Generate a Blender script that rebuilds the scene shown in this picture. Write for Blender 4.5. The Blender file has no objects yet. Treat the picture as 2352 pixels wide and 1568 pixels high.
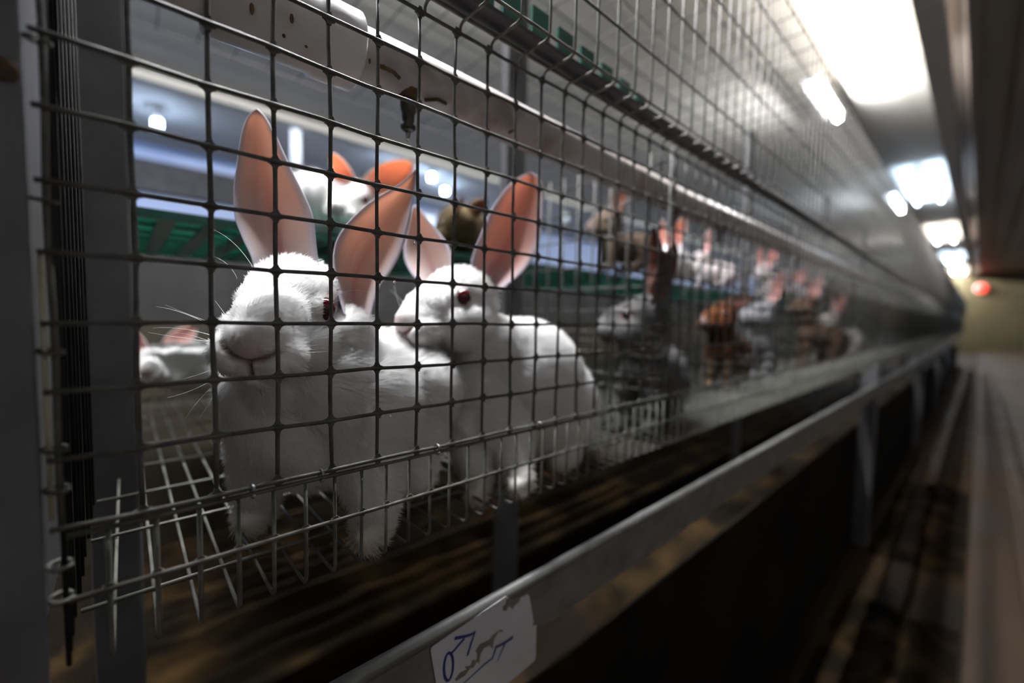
import bpy, bmesh, math, random
import numpy as np
from mathutils import Vector, Matrix

random.seed(7)
rng = np.random.default_rng(11)
scene = bpy.context.scene
COL = scene.collection

# ---------------------------------------------------------------- units, camera
# Working unit: one mesh pitch of the cage front (25.4 mm).  x = out of the cage into the aisle,
# y = along the row, z = up, measured from the camera-level mesh row; the floor is at z = ZF.
S = 0.0254
ZF = -30.0


def W(p):
    return Vector((p[0] * S, p[1] * S, (p[2] - ZF) * S))


FPX = 976.9
YAW, PITCH, ROLL = math.radians(47.7), math.radians(-3.34), math.radians(1.15)
CAM = np.array([8.962, -0.128, 0.216])
_f = np.array([-math.sin(YAW) * math.cos(PITCH), math.cos(YAW) * math.cos(PITCH), math.sin(PITCH)])
_r = np.array([math.cos(YAW), math.sin(YAW), 0.0])
_u = np.cross(_r, _f)
CR = _r * math.cos(ROLL) + _u * math.sin(ROLL)
CU = -_r * math.sin(ROLL) + _u * math.cos(ROLL)
CF = _f


def ray(px, py):
    return CF + (px - 1176) / FPX * CR - (py - 784) / FPX * CU


def P(px, py, t):
    """point of the scene seen at pixel (px, py), t units deep along the optical axis"""
    return CAM + t * ray(px, py)


def onx(px, py, x):
    v = ray(px, py)
    return CAM + (x - CAM[0]) / v[0] * v


cam_data = bpy.data.cameras.new('camera')
cam = bpy.data.objects.new('camera', cam_data)
COL.objects.link(cam)
cam_data.sensor_width = 36.0
cam_data.lens = FPX * 36.0 / 2352.0
cam_data.clip_start = 0.01
cam_data.clip_end = 60
cam.matrix_world = Matrix(((CR[0], CU[0], -CF[0], 0), (CR[1], CU[1], -CF[1], 0), (CR[2], CU[2], -CF[2], 0), (0, 0, 0, 1)))
cam.location = W(CAM)
cam_data.dof.use_dof = True
cam_data.dof.focus_distance = 9.0 * S
cam_data.dof.aperture_fstop = 2.7
scene.camera = cam

# ---------------------------------------------------------------- world, exposure
world = bpy.data.worlds.new('world')
scene.world = world
world.use_nodes = True
bg = world.node_tree.nodes['Background']
bg.inputs[0].default_value = (0.6, 0.7, 1.0, 1)
bg.inputs[1].default_value = 0.02
vs = scene.view_settings
vs.view_transform = 'Standard'
vs.look = 'None'
vs.gamma = 1.0
vs.exposure = 0.0
vs.use_curve_mapping = False

LAMP_W = 620.0      # emission of the near fluorescent tubes
LAMP_X, LAMP_Y = -15.0, 8.0   # the lamp over the two front rabbits, above the frame
LAMP_NEAR = 800.0
LAMP_COLD = 110.0    # emission of the lamps along the far wall
FILL_W = 1.0      # emission of the unseen fill tubes added on the aisle side

# ---------------------------------------------------------------- materials


def mat(name, col, rough=0.6, metal=0.0, var=0.0, scale=20.0, bump=0.0, col2=None, emit=None, estr=0.0, attr=None,
        transl=0.0, tcol=None, spec=0.5, stretch=None, detail=6.0, ramp=(0.35, 0.65), rvar=0.0, thin=False):
    m = bpy.data.materials.new(name)
    m.use_nodes = True
    nt = m.node_tree
    nd, lk = nt.nodes, nt.links
    b = nd['Principled BSDF']
    out = nd['Material Output']
    b.inputs['Base Color'].default_value = (*col, 1)
    b.inputs['Roughness'].default_value = rough
    b.inputs['Metallic'].default_value = metal
    b.inputs['Specular IOR Level'].default_value = spec
    if emit is not None:
        b.inputs['Emission Color'].default_value = (*emit, 1)
        b.inputs['Emission Strength'].default_value = estr
    noise = None
    if col2 is not None or bump > 0 or rvar > 0:
        tc = nd.new('ShaderNodeTexCoord')
        mp = nd.new('ShaderNodeMapping')
        if stretch:
            mp.inputs['Scale'].default_value = stretch
        lk.new(tc.outputs['Object'], mp.inputs['Vector'])
        noise = nd.new('ShaderNodeTexNoise')
        noise.inputs['Scale'].default_value = scale
        noise.inputs['Detail'].default_value = detail
        lk.new(mp.outputs['Vector'], noise.inputs['Vector'])
    cout = None
    if col2 is not None:
        cr = nd.new('ShaderNodeValToRGB')
        cr.color_ramp.elements[0].position = ramp[0]
        cr.color_ramp.elements[0].color = (*col, 1)
        cr.color_ramp.elements[1].position = ramp[1]
        cr.color_ramp.elements[1].color = (*col2, 1)
        lk.new(noise.outputs['Fac'], cr.inputs['Fac'])
        lk.new(cr.outputs['Color'], b.inputs['Base Color'])
        cout = cr.outputs['Color']
    if attr:
        at = nd.new('ShaderNodeAttribute')
        at.attribute_name = attr
        cout = at.outputs['Color']
        lk.new(cout, b.inputs['Base Color'])
    if rvar > 0:
        mr = nd.new('ShaderNodeMapRange')
        mr.inputs['From Min'].default_value = 0.35
        mr.inputs['From Max'].default_value = 0.65
        mr.inputs['To Min'].default_value = max(0.02, rough - rvar)
        mr.inputs['To Max'].default_value = min(1, rough + rvar)
        lk.new(noise.outputs['Fac'], mr.inputs['Value'])
        lk.new(mr.outputs['Result'], b.inputs['Roughness'])
    if bump > 0:
        bp = nd.new('ShaderNodeBump')
        bp.inputs['Strength'].default_value = bump
        bp.inputs['Distance'].default_value = 0.002
        lk.new(noise.outputs['Fac'], bp.inputs['Height'])
        lk.new(bp.outputs['Normal'], b.inputs['Normal'])
    if transl > 0:
        tr = nd.new('ShaderNodeBsdfTranslucent')
        if tcol is not None:
            tr.inputs['Color'].default_value = (*tcol, 1)
        if cout is not None:
            mx = nd.new('ShaderNodeMix')
            mx.data_type = 'RGBA'
            mx.blend_type = 'MULTIPLY'
            mx.inputs[0].default_value = 1.0
            lk.new(cout, mx.inputs[6])
            mx.inputs[7].default_value = (*(tcol or (1, 1, 1)), 1)
            lk.new(mx.outputs[2], tr.inputs['Color'])
        ms = nd.new('ShaderNodeMixShader')
        ms.inputs[0].default_value = transl
        if thin:
            a2 = nd.new('ShaderNodeAttribute')
            a2.attribute_name = 'Thin'
            lk.new(a2.outputs['Fac'], ms.inputs[0])
        lk.new(b.outputs[0], ms.inputs[1])
        lk.new(tr.outputs[0], ms.inputs[2])
        lk.new(ms.outputs[0], out.inputs['Surface'])
    return m


M = {}
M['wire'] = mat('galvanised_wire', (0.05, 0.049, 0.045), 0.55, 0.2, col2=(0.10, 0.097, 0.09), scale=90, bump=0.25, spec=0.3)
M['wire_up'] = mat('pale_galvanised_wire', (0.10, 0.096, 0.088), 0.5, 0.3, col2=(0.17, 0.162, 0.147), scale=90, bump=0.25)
M['wire_dirty'] = mat('dirty_floor_wire', (0.055, 0.053, 0.044), 0.55, 0.3, col2=(0.12, 0.118, 0.10), scale=50, bump=0.25)
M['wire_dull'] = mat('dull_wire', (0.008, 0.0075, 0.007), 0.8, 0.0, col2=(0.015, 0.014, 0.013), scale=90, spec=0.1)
M['ring'] = mat('ring_steel', (0.25, 0.25, 0.25), 0.35, 0.9)
M['steel'] = mat('galvanised_steel', (0.17, 0.17, 0.175), 0.5, 0.7, col2=(0.26, 0.26, 0.265), scale=35, bump=0.12)
M['post'] = mat('post_steel', (0.08, 0.078, 0.084), 0.6, 0.1, col2=(0.115, 0.112, 0.118), scale=25, bump=0.1)
M['strip'] = mat('pale_edge_strip', (0.42, 0.39, 0.30), 0.6, 0, col2=(0.30, 0.28, 0.2), scale=40)
M['rail'] = mat('rail_steel', (0.10, 0.10, 0.095), 0.55, 0.2, col2=(0.16, 0.158, 0.148), scale=40, bump=0.15)
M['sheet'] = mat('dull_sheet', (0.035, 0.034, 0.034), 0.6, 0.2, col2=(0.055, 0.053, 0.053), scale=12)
M['pvc'] = mat('stained_pvc', (0.40, 0.36, 0.35), 0.4, 0, col2=(0.22, 0.155, 0.13), scale=30, ramp=(0.48, 0.7), bump=0.05)
M['pvc_new'] = mat('white_pvc_fitting', (0.62, 0.60, 0.60), 0.3, 0, col2=(0.50, 0.42, 0.39), scale=25, ramp=(0.5, 0.75))
M['rust'] = mat('rusty_grime', (0.05, 0.028, 0.012), 0.8, 0, col2=(0.14, 0.07, 0.025), scale=120, bump=0.4)
M['brass'] = mat('nipple_metal', (0.05, 0.045, 0.04), 0.35, 0.7, col2=(0.11, 0.1, 0.09), scale=160)
M['green'] = mat('green_plastic', (0.006, 0.07, 0.052), 0.45, 0, col2=(0.014, 0.11, 0.082), scale=18)
M['green_thin'] = mat('thin_green_plastic', (0.04, 0.16, 0.125), 0.4, 0, col2=(0.07, 0.22, 0.18), scale=18, transl=0.7, tcol=(0.8, 1.0, 0.95))
M['label'] = mat('label_paper', (0.45, 0.45, 0.47), 0.6, 0, col2=(0.52, 0.52, 0.54), scale=15)
M['ink'] = mat('blue_marker', (0.006, 0.02, 0.16), 0.5)
M['tear'] = mat('torn_back', (0.10, 0.10, 0.09), 0.7, col2=(0.17, 0.17, 0.155), scale=60)
M['manure'] = mat('manure', (0.006, 0.004, 0.002), 0.9, 0, col2=(0.055, 0.031, 0.010), scale=9, bump=1.0, ramp=(0.48, 0.78), spec=0.08)
M['floor'] = mat('wet_dirty_floor', (0.008, 0.006, 0.004), 0.75, 0, col2=(0.050, 0.029, 0.013), scale=2.2, bump=0.25, rvar=0.15, detail=8, spec=0.12)
M['walk'] = mat('walkway_concrete', (0.045, 0.028, 0.016), 0.7, 0, col2=(0.068, 0.046, 0.029), scale=2.5, bump=0.2, rvar=0.12, spec=0.25)
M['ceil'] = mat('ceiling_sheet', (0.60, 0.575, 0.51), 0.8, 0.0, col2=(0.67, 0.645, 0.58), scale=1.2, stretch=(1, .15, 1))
M['ceil_dark'] = mat('aged_ceiling_sheet', (0.20, 0.165, 0.14), 0.5, 0.0, col2=(0.36, 0.29, 0.24), scale=2.0, stretch=(1, .12, 1))  # darker, browner sheet over the aisle
M['beam'] = mat('purlin_paint', (0.50, 0.46, 0.43), 0.5, col2=(0.58, 0.54, 0.5), scale=5)
M['wallblue'] = mat('pale_blue_wall', (0.46, 0.55, 0.80), 0.6, 0, col2=(0.52, 0.62, 0.86), scale=1.0)
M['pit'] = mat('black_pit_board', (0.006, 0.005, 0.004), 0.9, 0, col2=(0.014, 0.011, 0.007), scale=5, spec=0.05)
M['kerb'] = mat('soiled_kerb', (0.022, 0.018, 0.010), 0.7, 0, col2=(0.05, 0.04, 0.022), scale=6)
M['wallend'] = mat('ochre_end_wall', (0.075, 0.058, 0.018), 0.6, 0, col2=(0.11, 0.085, 0.035), scale=1.5)
M['wallgrey'] = mat('grey_wall', (0.07, 0.068, 0.065), 0.7, 0, col2=(0.10, 0.097, 0.093), scale=1.5)
M['tube'] = mat('lit_tube', (1, 1, 1), 0.5, emit=(0.95, 0.97, 1.0), estr=LAMP_W)
M['tube_near'] = mat('lit_tube_near', (1, 1, 1), 0.5, emit=(0.95, 0.97, 1.0), estr=LAMP_NEAR)
M['tube_blue'] = mat('lit_tube_blue', (1, 1, 1), 0.5, emit=(0.72, 0.84, 1.0), estr=LAMP_W)
M['tube_aisle'] = mat('lit_tube_aisle', (1, 1, 1), 0.5, emit=(0.9, 0.93, 1.0), estr=FILL_W)
M['tube_cold'] = mat('lit_tube_cold', (1, 1, 1), 0.5, emit=(0.48, 0.66, 1.0), estr=LAMP_COLD)
M['tube_dim'] = mat('lit_tube_dim', (1, 1, 1), 0.5, emit=(0.66, 0.79, 1.0), estr=1.2)
M['panel'] = mat('lit_diffuser', (1, 1, 1), 0.5, emit=(1.0, 0.94, 0.88), estr=30.0)
M['panel_blue'] = mat('lit_diffuser_blue', (1, 1, 1), 0.5, emit=(0.55, 0.74, 1.0), estr=26.0)
M['pane'] = mat('daylit_pane', (0.8, 0.85, 1), 0.3, emit=(0.50, 0.66, 1.0), estr=1.3)
M['red_lamp'] = mat('red_lens', (0.8, 0.05, 0.03), 0.3, emit=(1.0, 0.07, 0.04), estr=2.5)
M['white_plastic'] = mat('white_plastic', (0.7, 0.7, 0.68), 0.4)
M['water'] = mat('water_drop', (0.9, 0.9, 0.9), 0.02, 0.0)
M['water'].node_tree.nodes['Principled BSDF'].inputs['Transmission Weight'].default_value = 1.0

M['fur'] = mat('fur_coat', (1, 1, 1), 0.85, attr='Col', transl=0.0, spec=0.1)
M['fur_strand'] = mat('fur_strands', (1, 1, 1), 0.8, attr='Col', transl=0.35, tcol=(1, 1, 1), spec=0.1)
M['ear'] = mat('ear_skin', (1, 1, 1), 0.65, attr='Col', transl=0.5, tcol=(1.0, 0.73, 0.54), spec=0.2, thin=True)
M['eye_red'] = mat('albino_eye', (0.045, 0.002, 0.005), 0.06)
M['eye_dark'] = mat('dark_eye', (0.012, 0.006, 0.004), 0.06)
M['whisker'] = mat('whisker', (0.8, 0.8, 0.8), 0.4, transl=0.3, tcol=(1, 1, 1))
M['claw'] = mat('claw', (0.25, 0.2, 0.15), 0.4)

# ---------------------------------------------------------------- object helpers


def tag(o, label=None, cat=None, group=None, kind=None):
    if label:
        o['label'] = label
    if cat:
        o['category'] = cat
    if group:
        o['group'] = group
    if kind:
        o['kind'] = kind
    return o


def empty(name, loc, parent=None):
    o = bpy.data.objects.new(name, None)
    o.empty_display_size = 0.02
    COL.objects.link(o)
    o.location = W(loc)
    return o


class MB:
    """collects verts and faces in working units (world placed) and links them as one object"""

    def __init__(self):
        self.v, self.f = [], []

    def add(self, vs_, fs):
        n = len(self.v)
        self.v.extend([tuple(p) for p in vs_])
        self.f.extend([tuple(i + n for i in f) for f in fs])

    def box(self, a, b):
        (x0, y0, z0), (x1, y1, z1) = a, b
        vv = [(x, y, z) for x in (x0, x1) for y in (y0, y1) for z in (z0, z1)]
        self.add(vv, [(0, 1, 3, 2), (4, 6, 7, 5), (0, 4, 5, 1), (2, 3, 7, 6), (0, 2, 6, 4), (1, 5, 7, 3)])

    def tube(self, pts, r, n=6, r2=None, cap=True):
        pts = [np.array(p, float) for p in pts]
        m = len(pts)
        rings = []
        prev = None
        for i in range(m):
            if i == 0:
                d = pts[1] - pts[0]
            elif i == m - 1:
                d = pts[-1] - pts[-2]
            else:
                d1 = pts[i] - pts[i - 1]
                d2 = pts[i + 1] - pts[i]
                d = d1 / (np.linalg.norm(d1) + 1e-9) + d2 / (np.linalg.norm(d2) + 1e-9)
            d = d / (np.linalg.norm(d) + 1e-9)
            if prev is None:
                a = np.array([0, 0, 1.0]) if abs(d[2]) < 0.9 else np.array([1.0, 0, 0])
                e1 = np.cross(d, a)
            else:
                e1 = prev - d * (prev @ d)
            e1 /= np.linalg.norm(e1) + 1e-9
            prev = e1
            e2 = np.cross(d, e1)
            rr = r if r2 is None else r + (r2 - r) * i / (m - 1)
            if not np.isscalar(r):
                rr = r[i]
            rings.append([pts[i] + rr * (math.cos(2 * math.pi * k / n) * e1 + math.sin(2 * math.pi * k / n) * e2) for k in range(n)])
        fs = []
        for i in range(m - 1):
            for k in range(n):
                fs.append((i * n + k, i * n + (k + 1) % n, (i + 1) * n + (k + 1) % n, (i + 1) * n + k))
        if cap:
            fs.append(tuple(range(n))[::-1])
            fs.append(tuple((m - 1) * n + k for k in range(n)))
        self.add([p for rg in rings for p in rg], fs)

    def lathe(self, base, axis, prof, n=16):
        """prof: list of (distance along axis, radius)"""
        axis = np.array(axis, float)
        axis /= np.linalg.norm(axis)
        base = np.array(base, float)
        self.tube([base + axis * d for d, _ in prof], [max(q, 1e-3) for _, q in prof], n)

    def torus(self, c, axis, R, r, n=14, m=6, a0=0.0, a1=2 * math.pi):
        axis = np.array(axis, float)
        axis /= np.linalg.norm(axis)
        a = np.array([0, 0, 1.0]) if abs(axis[2]) < 0.9 else np.array([1.0, 0, 0])
        e1 = np.cross(axis, a)
        e1 /= np.linalg.norm(e1)
        e2 = np.cross(axis, e1)
        self.tube([np.array(c) + R * (math.cos(a0 + (a1 - a0) * k / n) * e1 + math.sin(a0 + (a1 - a0) * k / n) * e2) for k in range(n + 1)], r, m)

    def sphere(self, c, r, nu=12, nv=8):
        c = np.array(c, float)
        rr = np.array([r, r, r]) if np.isscalar(r) else np.array(r)
        vv = []
        for i in range(nv + 1):
            th = math.pi * i / nv
            for k in range(nu):
                ph = 2 * math.pi * k / nu
                vv.append(c + rr * np.array([math.sin(th) * math.cos(ph), math.sin(th) * math.sin(ph), math.cos(th)]))
        fs = [(i * nu + k, (i + 1) * nu + k, (i + 1) * nu + (k + 1) % nu, i * nu + (k + 1) % nu) for i in range(nv) for k in range(nu)]
        self.add(vv, fs)

    def mesh(self, name, m, origin, smooth=True):
        o3 = np.array(origin, float)
        me = bpy.data.meshes.new(name)
        me.from_pydata([tuple((np.array(p) - o3) * S) for p in self.v], [], self.f)
        if m:
            me.materials.append(m)
        if smooth:
            me.polygons.foreach_set('use_smooth', [True] * len(me.polygons))
        me.validate()
        return me

    def build(self, name, m, parent=None, origin=None, smooth=True, bevel=0.0):
        """parent's own location (working units) is subtracted so children sit in its frame"""
        if origin is None:
            origin = parent['o3'] if parent is not None and 'o3' in parent else (0, 0, 0)
            if parent is None:
                a = np.array(self.v)
                origin = ((a[:, 0].min() + a[:, 0].max()) / 2, (a[:, 1].min() + a[:, 1].max()) / 2, a[:, 2].min())
        me = self.mesh(name, m, origin, smooth)
        if bevel > 0:
            bm = bmesh.new()
            bm.from_mesh(me)
            bmesh.ops.bevel(bm, geom=bm.edges[:], offset=bevel * S, segments=2, profile=0.6, affect='EDGES')
            bm.to_mesh(me)
            bm.free()
            me.polygons.foreach_set('use_smooth', [False] * len(me.polygons))
        o = bpy.data.objects.new(name, me)
        COL.objects.link(o)
        if parent is not None:
            o.parent = parent
        else:
            o.location = W(origin)
        return o


def thing(name, loc, label, cat, group=None):
    o = empty(name, loc)
    o['o3'] = tuple(float(c) for c in loc)
    return tag(o, label, cat, group)


def part_copy(src, root, delta=(0, 0, 0)):
    c = src.copy()
    COL.objects.link(c)
    c.parent = root
    c.location = src.location + Vector(delta) * S
    return c


def copy_tree(root, delta, label=None):
    c = root.copy()
    COL.objects.link(c)
    c.location = root.location + Vector(delta) * S
    if 'o3' in c:
        c['o3'] = tuple(root['o3'][i] + delta[i] for i in range(3))
    if label:
        c['label'] = label
    for ch in list(root.children):
        d = ch.copy()
        COL.objects.link(d)
        d.parent = c
        for g in list(ch.children):
            h = g.copy()
            COL.objects.link(h)
            h.parent = d
    return c


def structure(o):
    o['kind'] = 'structure'
    return o


# ---------------------------------------------------------------- room shell
X0, X1, Y0, Y1, ZC = -215.0, 46.0, -70.0, 760.0, 65.0
b = MB()
b.box((X0, Y0, ZF - 3), (9.6, Y1, ZF))
structure(b.build('floor', M['floor'], smooth=False))
b = MB()
b.box((9.6, Y0, ZF - 3), (13.6, Y1, ZF + 0.25))
b.box((14.6, Y0, ZF - 3), (X1, Y1, ZF + 0.25))
b.box((13.6, Y0, ZF - 3), (14.6, Y1, ZF - 0.5))
structure(b.build('floor_walkway', M['walk'], smooth=False))
# corrugated ceiling sheets, ribs running along the row


def corrugated(x0, x1, pitch, depth, z):
    bb = MB()
    n = int(round((x1 - x0) / pitch))
    prof = []
    for i in range(n):
        xa = x0 + i * pitch
        prof += [(xa, z), (xa + pitch * .62, z), (xa + pitch * .70, z - depth), (xa + pitch * .92, z - depth)]
    prof.append((x1, z))
    k = len(prof)
    v = [(x, y, zz) for y in (Y0, Y1) for x, zz in prof] + [(x, y, z + 1.0) for y in (Y0, Y1) for x, _ in prof]
    f = [(i, i + 1, k + i + 1, k + i) for i in range(k - 1)] + [(2 * k + i, 3 * k + i, 3 * k + i + 1, 2 * k + i + 1) for i in range(k - 1)]
    bb.add(v, f)
    return bb


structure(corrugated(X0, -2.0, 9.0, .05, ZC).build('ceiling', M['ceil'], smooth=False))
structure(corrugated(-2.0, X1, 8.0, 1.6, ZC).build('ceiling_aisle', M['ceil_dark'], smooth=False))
b = MB()
b.box((X0 - 2, Y0, ZF), (X0, Y1, ZC + 1))
structure(b.build('wall_left', M['wallblue'], smooth=False))
b = MB()
b.box((X1, Y0, ZF), (X1 + 2, Y1, ZC + 1))
structure(b.build('wall_right', M['wallgrey'], smooth=False))
b = MB()
b.box((X0, Y1, ZF), (X1, Y1 + 2, ZC + 1))
structure(b.build('wall_back', M['wallend'], smooth=False))
b = MB()
b.box((X0, Y0 - 2, ZF), (X1, Y0, ZC + 1))
structure(b.build('wall_front', M['wallgrey'], smooth=False))
# dark low wall added behind the row to block the bright far room
b = MB()
b.box((-33, Y0, ZF), (-30, Y1, -.3))
structure(b.build('wall_kerb', M['kerb'], smooth=False))
# purlins along the row
b = MB()
b.box((-2.6, Y0, ZC - 8), (1.0, Y1, ZC - 1.7))
structure(b.build('trim_1', M['beam'], smooth=False))
b = MB()
b.box((-150, Y0, ZC - 3.2), (-145, Y1, ZC - 1.05))
structure(b.build('trim_2', M['ceil'], smooth=False))
b = MB()
b.box((X0, Y0, 46), (X0 + 5, 110, 58))
structure(b.build('trim_3', M['sheet'], smooth=False))

# ---------------------------------------------------------------- lamps


def tube_lamp(c, half, label, tubemat, group, axis=(0, 1, 0), r=0.65):
    c = np.array(c, float)
    ax = np.array(axis, float)
    t = thing('tube_lamp', c, label, 'lamp', group)
    bb = MB()
    bb.tube([c - ax * half, c + ax * half], r, 12)
    bb.build('tube', tubemat, t)
    for s in (-1, 1):
        bb = MB()
        bb.tube([c + ax * s * half, c + ax * s * (half + 1.2)], r * 1.25, 12)
        bb.build('end_cap', M['white_plastic'], t)
    bb = MB()
    if abs(ax[2]) < 0.5:
        bb.box((c[0] - 1.2, c[1] - half - 1.2, c[2] + 1.1), (c[0] + 1.2, c[1] + half + 1.2, c[2] + 2.2))
        bb.box((c[0] - .4, c[1] - half * .6 - .4, c[2] + 2.2), (c[0] + .4, c[1] - half * .6 + .4, ZC - .02))
        bb.box((c[0] - .4, c[1] + half * .6 - .4, c[2] + 2.2), (c[0] + .4, c[1] + half * .6 + .4, ZC - .02))
    else:
        bb.tube([c + ax * (half + 1.1), np.array([c[0], c[1], ZC - .02])], .35, 8)
    bb.build('housing', M['white_plastic'], t, smooth=False)
    if c[0] > -30 and c[0] < 0:
        bb = MB()
        bb.box((c[0] - 2.5, c[1] - half - 1, c[2] + .6), (c[0] - 2.3, c[1] + half + 1, c[2] + 2.2))
        bb.box((c[0] - 2.5, c[1] - half - 1, c[2] + 2.0), (c[0] - 1.2, c[1] + half + 1, c[2] + 2.2))
        bb.build('reflector', M['sheet'], t, smooth=False)  # added fin that keeps lamp light off the ceiling behind it
    return t


for i, y in enumerate((-12, 143, 288, 438, 588, 738)):
    tube_lamp((-22.6 if i else LAMP_X, y if i else LAMP_Y, 60), (28, 13, 18, 18, 18, 18)[i],
              ['fluorescent tube hanging straight above the first two cages',
               'bright fluorescent tube seen through the upper mesh under the blown out ceiling',
               'second lit fluorescent tube from the camera under the bluish ceiling patch',
               'third lit fluorescent tube from the camera, white',
               'fourth lit fluorescent tube from the camera, bluish',
               'last fluorescent tube beside the ochre end wall'][i], M['tube_near'] if i == 0 else M['tube_blue'] if i in (2, 4) else M['tube'], 'fluorescent tubes above the cage row')
for i, (x, y, z, hl) in enumerate(((-172, 9, 59.4, 1.2), (-152, 44.5, 57.0, 6), (-156, 83, 61, 1.0), (-160, 103, 61.5, 1.3), (-156, 190, 58, 1.2), (-156, 330, 58, 1.2), (-156, 480, 58, 1.2), (-160, -34, 59, 6), (-172, 118, 61, 1.2))):
    tube_lamp((x, y, z), hl,
              ['round cold lamp glowing behind the mesh left of the tallest ear',
               'tall cold lamp glowing right of the tallest ear',
               'small cold lamp just above the ear tips of the platform rabbit',
               'cold lamp in the bluish patch left of the grey upright',
               'first cold lamp beyond the upright', 'second cold lamp beyond the upright', 'third cold lamp beyond the upright',
               'cold lamp of the next row hidden by the left upright', 'low cold lamp in the bluish patch left of the grey upright'][i], M['tube_cold' if i not in (1, 4, 5, 6) else 'tube_dim'], 'cold lamps of the next row',
              axis=(0, 0, 1), r=1.1 if i not in (1, 7) else 1.5)  # the lamp behind the left upright is added for a blue wash
for i, y in enumerate((-30, 90)):  # unseen lamps added to fill the front sides with light
    tube_lamp((34, y, 58), 18, ['aisle fluorescent tube behind the photographer', 'aisle fluorescent tube over the walkway beside the wall'][i],
              M['tube_aisle'], 'aisle tubes out of view')

# window with daylight in the far wall
wd = empty('window_1', (X0 + .2, 157, 40))
wd['o3'] = (X0 + .2, 157.0, 40.0)
structure(wd)
for j in range(4):
    for k in range(2):
        b = MB()
        b.box((X0, 121 + j * 19 + 1.0, 38 + k * 11 + .8), (X0 + .4, 121 + j * 19 + 18, 38 + k * 11 + 10.2))
        b.build('pane', M['pane'], wd, smooth=False)
b = MB()
for j in range(5):
    b.box((X0, 120 + j * 19, 37), (X0 + 1.2, 122 + j * 19, 61))
for k in range(3):
    b.box((X0, 120, 37 + k * 11), (X0 + 1.1, 198, 38.8 + k * 11))
b.build('window_frame', M['beam'], wd, smooth=False)

# twin tubes added to blow out the ceiling patches over the row
for i, (y, w) in enumerate(((112, 0), (268, 1), (418, 0), (568, 1), (700, 0))):
    t = thing('ceiling_light', (-12, y, 60.8), ['glaring twin tube ceiling light nearest the camera, ceiling above it blown out', 'second twin tube ceiling light, bluish white',
              'third twin tube ceiling light, pinkish white', 'fourth twin tube ceiling light, small and bluish', 'last twin tube ceiling light over the end of the aisle'][i],
              'ceiling light', 'twin tube ceiling lights over the row')
    for x in (-16.0, -7.5):
        b = MB()
        b.tube([(x, y - 30, 61.4), (x, y + 30, 61.4)], .6, 12)
        b.build('tube', M['panel_blue'] if w else M['panel'], t)
        for e in (-1, 1):
            b = MB()
            b.tube([(x, y + e * 30, 61.4), (x, y + e * 31.2, 61.4)], .8, 12)
            b.build('end_cap', M['white_plastic'], t)
    for e in (-1, 1):
        b = MB()
        b.box((-16.6, y + e * 30.4 - .4, 62.0), (-6.9, y + e * 30.4 + .4, 63.0))
        b.box((-12.2, y + e * 30.4 - .4, 63.0), (-11.4, y + e * 30.4 + .4, ZC - .06))
        b.build('bracket', M['white_plastic'], t, smooth=False)

# red signal lamp on the end wall
v = ray(2254, 662)
q = CAM + (Y1 - 3 - CAM[1]) / v[1] * v
t = thing('signal_lamp', q, 'small red signal lamp glowing at the end of the aisle', 'lamp')
b = MB()
b.lathe(q, (0, -1, 0), [(0, 5.2), (1.5, 5.2), (3.2, 3.6), (3.9, 0.2)], 20)
b.build('red_lens', M['red_lamp'], t)
b = MB()
b.lathe(q + np.array([0, 3, 0]), (0, -1, 0), [(0, 6), (3.2, 6), (3.3, 5)], 20)
b.build('base', M['white_plastic'], t)

# ---------------------------------------------------------------- cage row
BAY = 18.1
YB = -0.9
NB = 26
WR = 0.042


def wob(i, k, a=0.012):
    return a * math.sin(i * 2.3 + k * 1.7) + a * .6 * math.sin(i * 5.1 + k * 0.9)


ORD = ('first second third fourth fifth sixth seventh eighth ninth tenth eleventh twelfth thirteenth fourteenth fifteenth sixteenth seventeenth '
       'eighteenth nineteenth twentieth twenty-first twenty-second twenty-third twenty-fourth twenty-fifth twenty-sixth').split()


def bay_words(i):
    return 'first cage with the two white rabbits' if i == 0 else ORD[i] + ' cage from the camera'


LOW_ROWS = [-3.05, -2, -1, 0, 1, 2, 3, 4, 5, 6, 7.07]


def low_h(bb, i, z, y0, y1, n=6):
    ys = np.linspace(y0, y1, 20)
    bb.tube([(0.035 + wob(z, y), y, z + wob(z * 3, y * 1.3)) for y in ys], WR, n)


def fillet_star(bb, x, y, z, s=0.125, th=0.03):
    pts = []
    k = WR * .9
    for q in range(4):
        a0 = q * math.pi / 2
        ca, sa = math.cos(a0), math.sin(a0)

        def rot(u, w):
            return (u * ca - w * sa, u * sa + w * ca)
        for a in (0, .3, .7, 1.1, 1.5):
            pts.append(rot(s - (s - k) * math.sin(a), s - (s - k) * math.cos(a)))
    n = len(pts)
    vv = [(x - th, y + p[0], z + p[1]) for p in pts] + [(x + th, y + p[0], z + p[1]) for p in pts]
    fs = [tuple(range(n))[::-1], tuple(range(n, 2 * n))] + [(j, (j + 1) % n, n + (j + 1) % n, n + j) for j in range(n)]
    bb.add(vv, fs)


def c_ring(bb, c, axis=(0, 1, 0), R=0.115, r=0.034):
    bb.torus(c, axis, R, r, 12, 6, 0.5, 2 * math.pi - 0.2)


ring_y = {0: [1.55, 2.78, 5.55, 9.2, 13.2, 16.4]}


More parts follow.
